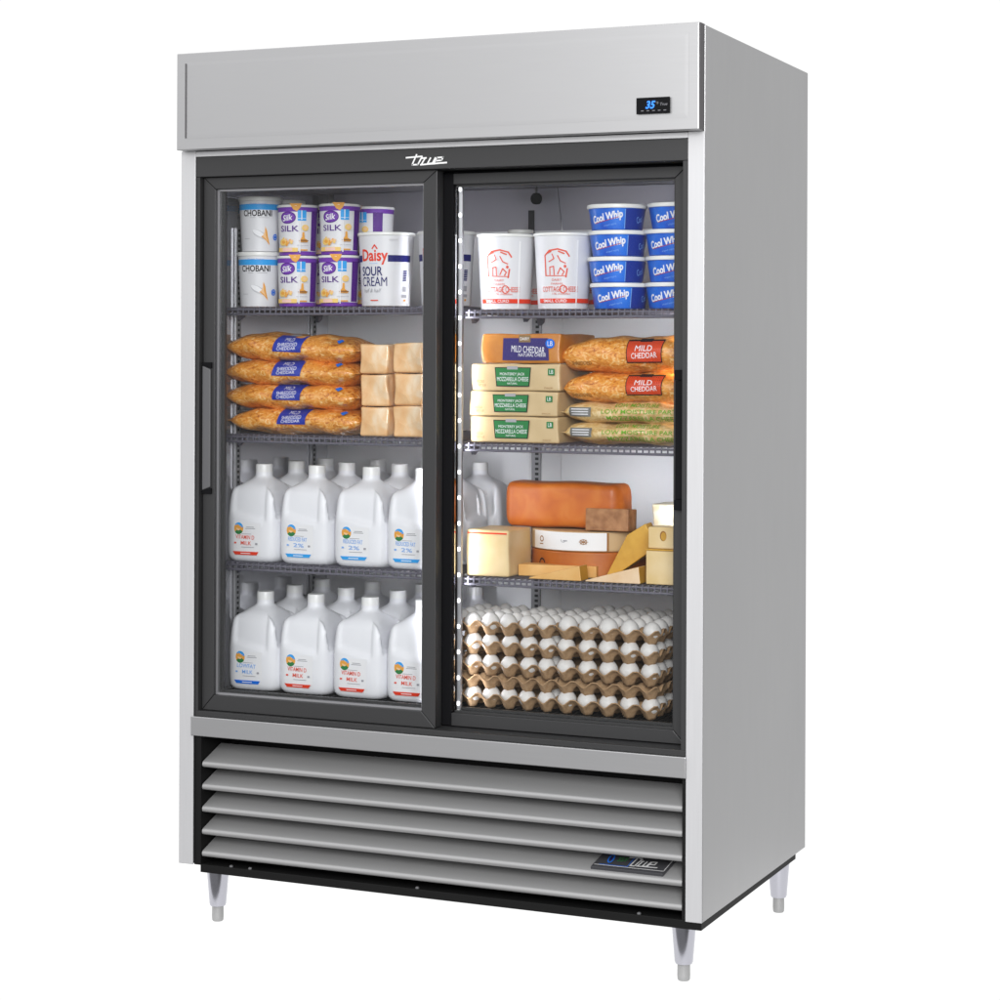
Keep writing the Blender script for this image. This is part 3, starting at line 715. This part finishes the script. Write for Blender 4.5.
bag('shredded_cheese_bag', .162, .087, .0255, 12, shred_pale, pr_greenlab, (rx-.002, .222, 1.1940), 'pale shredded cheese bag with green print, under the red labelled bags', 'pale shredded cheese bags with green print', extra=pr_slate, kx=9)
bag('shredded_cheese_bag', .165, .089, .0355, 13, shred, pr_redlab, (rx, .224, 1.2480), 'orange shredded cheese bag with red label, lower of the two', 'orange shredded cheese bags with red labels', ry=-.01, kx=9)
bag('shredded_cheese_bag', .174, .090, .0415, 14, shred, pr_redlab, (rx, .226, 1.3205), 'orange shredded cheese bag with red label, topmost on the right shelf', 'orange shredded cheese bags with red labels', ry=-.015, kx=8)

# ------------------------------------------------------------------ packs and blocks
def rounded_pack(x0, x1, y0, y1, z0, z1, name, m, label, cat, group=None, bev=.006, rz=0, printer=None, seed=0, wob=.0022):
    cx, cy = (x0+x1)/2, (y0+y1)/2
    w, d, h = (x1-x0)/2, (y1-y0)/2, z1-z0
    rnd = random.Random(seed); ph = [rnd.random()*6 for _ in range(6)]
    root = empty(name, (cx, cy, z0), label, cat, group, rz) if printer else None
    mb = MB(); n = 10
    def warp(x, y, z):
        k = wob
        return (x+k*math.sin(z*60+y*35+ph[0])-k*.4, y+k*math.sin(x*45+z*50+ph[1]), z+(k*.5*math.sin(x*50+y*40+ph[2])-k*.5)*(z/h))
    def face(f): mb.grid(lambda i, j: warp(*f(i, j)), n, n)
    face(lambda i, j: (-w+2*w*i, -d, h*j)); face(lambda i, j: (w-2*w*i, d, h*j)); face(lambda i, j: (w, -d+2*d*i, h*j)); face(lambda i, j: (-w, d-2*d*i, h*j))
    face(lambda i, j: (-w+2*w*i, -d+2*d*j, h)); face(lambda i, j: (-w+2*w*i, d-2*d*j, 0))
    o = mb.build('wrapper' if root else name, m, root)
    me = o.data
    import bmesh
    bm = bmesh.new(); bm.from_mesh(me); bmesh.ops.remove_doubles(bm, verts=bm.verts, dist=1e-5); bmesh.ops.recalc_face_normals(bm, faces=bm.faces); bm.to_mesh(me); bm.free()
    b = o.modifiers.new('bevel', 'BEVEL'); b.width = bev; b.segments = 3; b.limit_method = 'ANGLE'; b.angle_limit = R(50)
    me.polygons.foreach_set('use_smooth', [True]*len(me.polygons))
    if root:
        p = Print(lambda u, v, of: (u, -d-wob-.0008-of, v)); printer(p, w, h); p.build('label', root); return root
    o.location = (cx, cy, z0); o.rotation_euler = (0, 0, rz); return tag(o, label, cat, group)
WB = 'wrapped blocks of pale orange cheese'
for x0, x1, y0, cname, dz in ((.3985, .4700, .130, 'left', 0), (.4860, .5600, .126, 'right', .003)):
    z = SZL[1]+.001
    for k, (h, w) in enumerate(((.0685+dz, 'bottom'), (.0735, 'middle'), (.0690, 'top'))):
        rounded_pack(x0+random.uniform(-.002, .002), x1+random.uniform(-.001, .002), y0, y0+.165, z, z+h, 'wrapped_cheese_block', wrapc,
                     'film wrapped block of pale orange cheese, %s of the %s stack' % (w, cname), 'cheese block', WB, seed=k*3+int(x0*100), bev=.005)
        z += h+.0008
def pr_gpack(p, w, h):
    u = -.050
    p.rect(u, u+.088, h*.16, h*.86, print_k, taper=.004); p.rect(u+.002, u+.086, h*.19, h*.83, ink_green, taper=.004)
    p.rect(u+.030, u+.056, h*.78, h*.90, print_g); p.text('MONTEREY JACK', u+.043, h*.60, h*.13, ink_white, w=.060); p.text('MOZZARELLA CHEESE', u+.044, h*.43, h*.15, ink_white, w=.076); p.text('NATURAL', u+.043, h*.27, h*.07, ink_white, w=.024)
    p.rect(w-.028, w-.012, h*.58, h*.82, ink_green); p.text('LB', w-.020, h*.70, h*.14, ink_white, w=.009)
    p.text('KEEP COLD', -w+.020, h*.34, h*.09, ink_brown, w=.024); p.text('NET WT 5 LB', -w+.022, h*.20, h*.08, ink_brown, w=.028); p.text('PACK', w-.026, h*.12, h*.05, ink_brown, w=.02)
GP = 'pale cheese packs with green labels'
for k, (z0, z1, dx, w) in enumerate(((1.1245, 1.1830, 0, 'bottom one of three'), (1.1836, 1.2395, -.002, 'middle one of three'), (1.2400, 1.3010, .003, 'third up, under the orange pack'))):
    rounded_pack(.6780+dx, .8920+dx, .131, .320, z0, z1, 'cheese_pack', box_p, 'pale cheese pack with green label, '+w, 'cheese pack', GP, printer=pr_gpack, seed=20+k, bev=.004, wob=.0016)
def pr_opack(p, w, h):
    u = -.042
    p.rect(u, u+.108, h*.10, h*.84, mat('label_indigo', (.030, .018, .15), .35), taper=-.002); p.rect(u+.038, u+.066, h*.70, h*.94, mat('label_tan', (.24, .15, .06), .4)); p.text('DAIRY', u+.052, h*.82, h*.10, ink_white, w=.022)
    p.text('MILD CHEDDAR', u+.060, h*.46, h*.22, ink_white, w=.080, rot=-3, bold=0); p.text('NATURAL CHEESE', u+.070, h*.28, h*.11, ink_white, w=.066, bold=0)
    p.oval(w-.024, h*.66, .011, h*.16, ink_blue); p.text('LB', w-.024, h*.66, h*.16, ink_white, w=.012)
rounded_pack(.7060, .8960, .131, .335, 1.3015, 1.3680, 'cheese_pack', box_o, 'orange cheese pack with indigo label on top of the pale packs', 'cheese pack', None, printer=pr_opack, seed=31, bev=.004)

# ------------------------------------------------------------------ cut cheeses on the lower right shelf
zc = SZR[2]+.0005
o = rounded_pack(.6680, .7720, .132, .262, zc, zc+.104, 'cheese_block', pale_ch, 'large pale yellow cheese block with thin red rind on top, at the left', 'cheese block', seed=40, wob=.0009, bev=.004, printer=lambda p, w, h: p.rect(-w+.004, w-.004, h-.0090, h-.0058, ink_red))
def wheel(name, c, r, z0, z1, m, label, a0=180, a1=360, print_=None):
    pts = [(r*math.cos(R(a0+(a1-a0)*i/40)), r*math.sin(R(a0+(a1-a0)*i/40))) for i in range(41)]
    o = empty(name, (c[0], c[1], z0), label, 'cheese')
    b = MB().prism(pts, 'z', 0, z1-z0).build('cheese_body', m, o, smooth=30, bev=.004, seg=3)
    if print_:
        p = Print(lambda u, v, of: ((r+.0006+of)*math.sin(u/r), -(r+.0006+of)*math.cos(u/r), v)); print_(p, z1-z0); p.build('label', o)
    return o
def pr_rind(p, h):
    p.ring(-.085, h*.40, .012, .016, .0035, print_k, a0=20, a1=200)
wheel('cheese_half_round', (.896, .348), .148, zc, zc+.056, wheel_o, 'half wheel of orange cheese under the white wrapped half wheel', print_=pr_rind)
def pr_white(p, h):
    p.rect(-.118, .080, h*.06, h*.95, mat('wrap_white', (.80, .80, .81), .4)); p.rect(.0800, .0845, h*.05, h*.95, ink_brown)
    p.ring(-.085, h*.55, .007, .007, .0025, ink_brown); p.line([(-.092, h*.30), (-.080, h*.30)], .002, ink_brown)
    p.ring(-.020, h*.55, .006, .005, .0014, print_g, a0=160, a1=330); p.rect(-.020, -.010, h*.50, h*.56, print_g)
    for k in range(4): p.line([(.028-.010*math.cos(k*.8), h*.5-.006*math.sin(k*.8)), (.028+.010*math.cos(k*.8), h*.5+.006*math.sin(k*.8))], .0014, ink_brown)
    p.ring(.028, h*.5, .008, .006, .0012, ink_brown)
wheel('cheese_half_round', (.895, .350), .149, zc+.0565, zc+.1015, mat('wheel_top_tan', (.55, .38, .20), .5), 'half wheel of cheese in a white wrapper under the orange loaf', print_=pr_white)
# long orange loaf lying across the half wheels
b = MB()
def loaf(i, j):
    x = -.1420+.284*j; t = abs(j-.5)*2; e = (1-max(0, (t-.88)/.12)**2*.45) if t > .88 else 1
    a = 2*math.pi*i; n = 5.5; cs, sn = math.cos(a), math.sin(a)
    return (x, .053*e*math.copysign(abs(cs)**(2/n), cs)+.0015*math.sin(x*50), .0515*e*math.copysign(abs(sn)**(2/n), sn)+.0515+.0012*math.sin(x*37+1))
b.grid(loaf, 48, 48, closed=True); nb_ = 48
b.f.append(list(range(48))[::-1]); b.m.append(0); b.f.append([48*48+i for i in range(48)]); b.m.append(0)
o = b.build('cheese_loaf', loaf_o, smooth=50); o.location = (.849, .297, zc+.1035); tag(o, 'long rounded orange cheddar loaf lying on top of the other cheeses', 'cheese loaf')
# wedges: triangular plan or profile
def solid(name, pts, axis, a0, a1, mats, loc, label, rot=(0, 0, 0), bev=.002, endmat=None, cat='cheese wedge', group=None):
    b = MB().prism(pts, axis, a0, a1)
    if endmat is not None: b.m[2+endmat] = 1
    o = b.build(name, mats, bev=bev); o.location = loc; o.rotation_euler = rot; return tag(o, label, cat, group)
CW = 'cut cheese pieces'
solid('cheese_wedge', [(-.050, -.022), (.050, -.022), (.056, .024), (-.046, .020)], 'z', 0, .050, [brown_ch], (.972, .236, zc+.1030), 'brown rinded cheese piece leaning in front of the orange loaf', rot=(R(-4), 0, R(4)), group=CW)
solid('cheese_wedge', [(.776, .176), (.955, .200), (.955, .226), (.776, .226)], 'z', 0, .026, [peach_ch], (0, 0, zc), 'thin peach wedge lying flat beside the large pale block', group=CW)
solid('cheese_wedge', [(.822, 0), (.948, 0), (.944, .033), (.826, .0035)], 'y', .126, .172, [peach_ch, ochre_ch], (0, 0, zc), 'peach wedge with ochre rind lying second at the shelf front', endmat=1, group=CW)
solid('cheese_wedge', [(.956, 0), (1.086, 0), (1.082, .037), (.960, .0035)], 'y', .126, .172, [pink_ch, ochre_ch], (0, 0, zc), 'pale pink wedge lying in front of the tall ochre wedge', endmat=1, group=CW)
solid('cheese_wedge', [(-.112, -.030), (.046, -.034), (.052, .022), (.004, .026)], 'y', -.028, .028, [ochre_ch], (1.0460, .2050, zc+.0780), 'ochre cheese wedge propped up at a slant behind the front wedges', rot=(0, R(-37), R(6)), group=CW)
solid('cheese_block', [(1.096, .134), (1.212, .134), (1.212, .190), (1.096, .190)], 'z', 0, .073, [pale_ch], (0, 0, zc), 'pale yellow cheese block at lower right with an ochre top edge', cat='cheese block', group=CW)
solid('cheese_block', [(1.0955, .132), (1.2125, .132), (1.2125, .191), (1.0955, .191)], 'z', 0, .0035, [ochre_ch], (0, 0, zc+.0735), 'thin ochre cheese slice between the two right hand blocks', cat='cheese slice', bev=.0006, group=CW)
o = empty('cheese_block', (1.156, .162, zc+.0775), 'small cream cheese block with an ochre dot on its front', 'cheese block', CW)
MB().box(-.056, .056, -.026, .026, 0, .047).build('block_body', pale_ch, o, bev=.003)
p = Print(lambda u, v, of: (u, -.0263-of, v)); p.oval(-.021, .028, .0075, .011, ink_brown); p.oval(-.020, .027, .0060, .009, ochre_ch); p.build('dot', o)
rounded_pack(1.0860, 1.2160, .202, .275, zc, zc+.171, 'cheese_block', white_ch, 'tall white streaked cheese block at the back right', 'cheese block', CW, seed=60, bev=.005)

# ------------------------------------------------------------------ milk jugs
def ss(a, b, x):
    t = max(0, min(1, (x-a)/(b-a))); return t*t*(3-2*t)
JP = [(0, .058), (.003, .0630), (.010, .0680), (.026, .0700), (.100, .0700), (.140, .0672), (.160, .0640), (.170, .0600), (.177, .0540), (.192, .0295), (.197, .0225), (.201, .0205), (.209, .0205)]
def jr(z):
    for (a, p), (b, q) in zip(JP, JP[1:]):
        if z <= b: return p+(q-p)*(z-a)/(b-a)
    return JP[-1][1]
def jugP(i, z):
    a = jr(z); n = 5.2-3.2*ss(.165, .198, z); t = 2*math.pi*i; s, c = math.sin(t), -math.cos(t)
    k = (abs(s)**n+abs(c)**n)**(-1/n); x, y = a*k*s, a*k*c
    # recessed front panel and hand hold in the right side
    w = ss(.098-.010*(x/.05), .110-.010*(x/.05), z)*(1-ss(.172, .188, z))
    if y < 0: y += .0065*w*ss(-.052, -.040, x)*(1-ss(.036, .044, x))*ss(.35, .8, -y/a)
    if x > 0: x -= .012*ss(.098, .116, z)*(1-ss(.172, .190, z))*ss(-.058, -.050, y)*(1-ss(.040, .056, y))*ss(.5, .85, x/a)
    if x < 0: x += .005*w*ss(-.045, -.035, y)*(1-ss(.030, .042, y))*ss(.5, .85, -x/a)
    return (x, y, z)
def jug_kind(colour):
    ink, ink2, words = {'red': (ink_red, ink_pink, ('VITAMIN D', 'MILK')), 'blue': (ink_sky, ink_pale, ('REDUCED FAT', '2%')), 'navy': (ink_blue, ink_pale, ('LOWFAT', 'MILK'))}[colour]
    o = empty('milk_jug', (0, 0, 0), 'jug', 'milk jug')
    zs = [0, .0015, .003, .006, .010, .016, .024, .04, .06, .08, .092, .097, .102, .107, .112, .118, .126, .134, .142, .150, .157, .163, .168, .172, .176, .180, .184, .188, .192, .195, .198, .202, .209]
    b = MB(); n = 112
    b.grid(lambda i, j: jugP(i, zs[int(round(j*(len(zs)-1)))]), n, len(zs)-1, closed=True)
    b.f.append(list(range(n))[::-1]); b.m.append(0)
    b.build('jug_body', hdpe, o, smooth=75)
    # carrying handle spanning the hand hold
    h = MB(); pts = [(.022, .026, .178), (.036, .026, .168), (.048, .026, .150), (.0520, .026, .125), (.0520, .026, .104)]
    for p0, p1 in zip(pts, pts[1:]): h.tube(p0, p1, .0088, n=14)
    h.build('handle', hdpe, o, smooth=60)
    c = MB(); c.lathe([(.0196, .2035), (.0205, .2045), (.0203, .2255), (.0192, .2280), (.0001, .2282)], 40)
    c.build('cap', white_pl, o, smooth=40)
    def fn(u, v, of):
        a = jr(v); n_ = 5.2; return (u, -a*(1-(abs(u)/a)**n_)**(1/n_)-of-.0004, v)
    p = Print(fn)
    p.rect(-.044, .030, .014, .0925, mat('label_film', (.81, .81, .83), .4))
    p.oval(-.0285, .0785, .0125, .0140, ink_orange); p.oval(-.0285, .0785, .0125, .0140, ink_sky, 15, 140); p.oval(-.0285, .0785, .0125, .0140, ink_green, 215, 330)
    p.oval(-.0290, .0800, .0062, .0065, ink_peach); p.poly([(-.0395, .081), (-.032, .0885), (-.024, .083), (-.020, .0850), (-.024, .0765), (-.032, .079)], ink_orange)
    for k, (a, q) in enumerate(((-.008, .013), (-.010, .016), (-.006, .017))): p.rect(a, q, .0815-.0035*k, .0830-.0035*k, print_g if k < 2 else ink_white)
    p.rect(-.020, .006, .0655, .0665, print_g)
    p.text(words[0], -.011, .0585, .0095, ink2, w=.050, rot=-2, bold=.008); p.text(words[1], -.008, .0445, .0090, ink2, w=.028, rot=-2, bold=.006)
    p.rect(-.040, -.034, .0425, .0465, ink2); p.rect(.017, .023, .0410, .0455, print_g); p.rect(-.020, .014, .0345, .0355, print_g)
    p.rect(-.0440, .0260, .0165, .0245, ink, taper=.006); p.rect(-.022, .004, .0195, .0212, ink_white)
    p.build('label', o)
    return Kind(o)
JK = {c: jug_kind(c) for c in ('red', 'blue', 'navy')}
ordn = ('first', 'second', 'third', 'fourth')
JX = (.1080, .2500, .3900, .5300)
for tier, z, cols in (('upper', SZL[2], ('red', 'blue', 'blue', 'blue')), ('bottom', ZF, ('navy', 'red', 'red', 'red'))):
    for row, y in enumerate((.200, .352, .505)):
        for k, x in enumerate(JX):
            c = cols[k] if row == 0 else ('blue', 'red', 'red', 'blue')[(k+row) % 4]
            if row == 0: lab = 'white milk jug with %s label, %s from left in the front row, %s tier' % (c if c != 'navy' else 'dark blue', ordn[k], tier)
            else: lab = 'shaded white milk jug, %s from left in the %s row, %s tier' % (ordn[k], ('', 'middle', 'back')[row], tier)
            JK[c].put((x+random.uniform(-.003, .003)-.004*row*(tier == 'bottom'), y, z), lab, rz=R(-80) if (tier, row, k) == ('upper', 2, 3) else R(random.uniform(-3, 3)), group='white gallon milk jugs')

# ------------------------------------------------------------------ egg trays and eggs
def tray_kind(nx, ny, p):
    r = 8
    def P(i, j):
        x, y = i*nx, j*ny; g = (math.cos(2*math.pi*(x-.5))+math.cos(2*math.pi*(y-.5)))/2
        g = min(1, g*1.95) if g > 0 else max(-1, g*1.15)*.62; return (x*p, y*p, .0195*(1-g)+.0012)
    b = MB(); b.grid(P, nx*r, ny*r)
    o = b.build('egg_tray', carton, smooth=50); sd = o.modifiers.new('thick', 'SOLIDIFY'); sd.thickness = .0020; sd.offset = 1
    tag(o, 'tray', 'egg tray'); return Kind(o)
PL, PR = .0455, .0490
TL, TR = tray_kind(6, 5, PL), tray_kind(5, 6, PR)
TZ = (.5275, .5690, .5990, .6455, .6900)
names = ('bottom tray holding eggs', 'empty tray, second from the bottom', 'third tray up, holding eggs', 'fourth tray up, under the top tray', 'top tray, full of eggs')
b = MB()
def egg_prof():
    pr = []
    for k in range(15):
        t = math.pi*k/14; z = -math.cos(t); w = math.sin(t)*(1-.08*z if z > 0 else 1+.25*z); pr.append((max(.00005, .0204*w), .0222+.0222*z))
    return pr
eg = Kind(tag(MB().lathe(egg_prof(), 24).build('egg', eggm, smooth=80), 'egg', 'egg', 'white eggs'))
rows = ('front', 'second', 'third', 'fourth', 'fifth', 'rear'); colw = ('first', 'second', 'third', 'fourth', 'fifth', 'sixth')
tw = ('bottom tray', 'empty', 'third tray up', 'fourth tray up', 'top tray')
random.seed(11)
for K, x0, y0, nx, ny, p, side in ((TL, .6080, .126, 6, 5, PL, 'left'), (TR, .8815, .124, 5, 6, PR, 'right')):
    for lv, z in enumerate(TZ):
        jx, jy = random.uniform(-.0012, .0012), random.uniform(-.001, .001)
        K.put((x0+jx, y0+jy, z), 'brown moulded pulp egg tray in the %s stack, %s' % (side, names[lv]), group='brown pulp egg trays')
        if lv == 1: continue
        for j in range(ny):
            for i in range(nx):
                if lv < 4 and not (j == 0 or (i == nx-1 and j < 4)): continue
                if side == 'left' and i == 0 and lv < 4: continue
                o = eg.put((x0+jx+p*(i+.5)+random.uniform(-.0008, .0008), y0+jy+p*(j+.5)+.0018, z+.0052),
                       'white egg, %s from left, %s row, %s of %s stack' % (colw[i], rows[j], tw[lv], side), group='white eggs in the pulp trays')
                s_ = random.uniform(.96, 1.04)*(1.06 if side == 'right' else 1.0); o.scale = (s_, s_, s_*random.uniform(.97, 1.03)); o.rotation_euler = (random.uniform(-.08, .08), random.uniform(-.08, .08), random.random()*6)
# carton at the right wall, mostly behind the door stile
def pr_car(p, w, h):
    p.rect(-w+.002, w-.002, h*.50, h*.58, ink_violet); p.rect(-w+.004, w-.01, h*.30, h*.34, ink_pale)
rounded_pack(1.150, 1.212, .300, .380, ZF, ZF+.215, 'paper_carton', paper, 'white paper carton with violet stripe beside the right egg stack', 'carton', printer=pr_car, seed=77, bev=.002, wob=.0003)
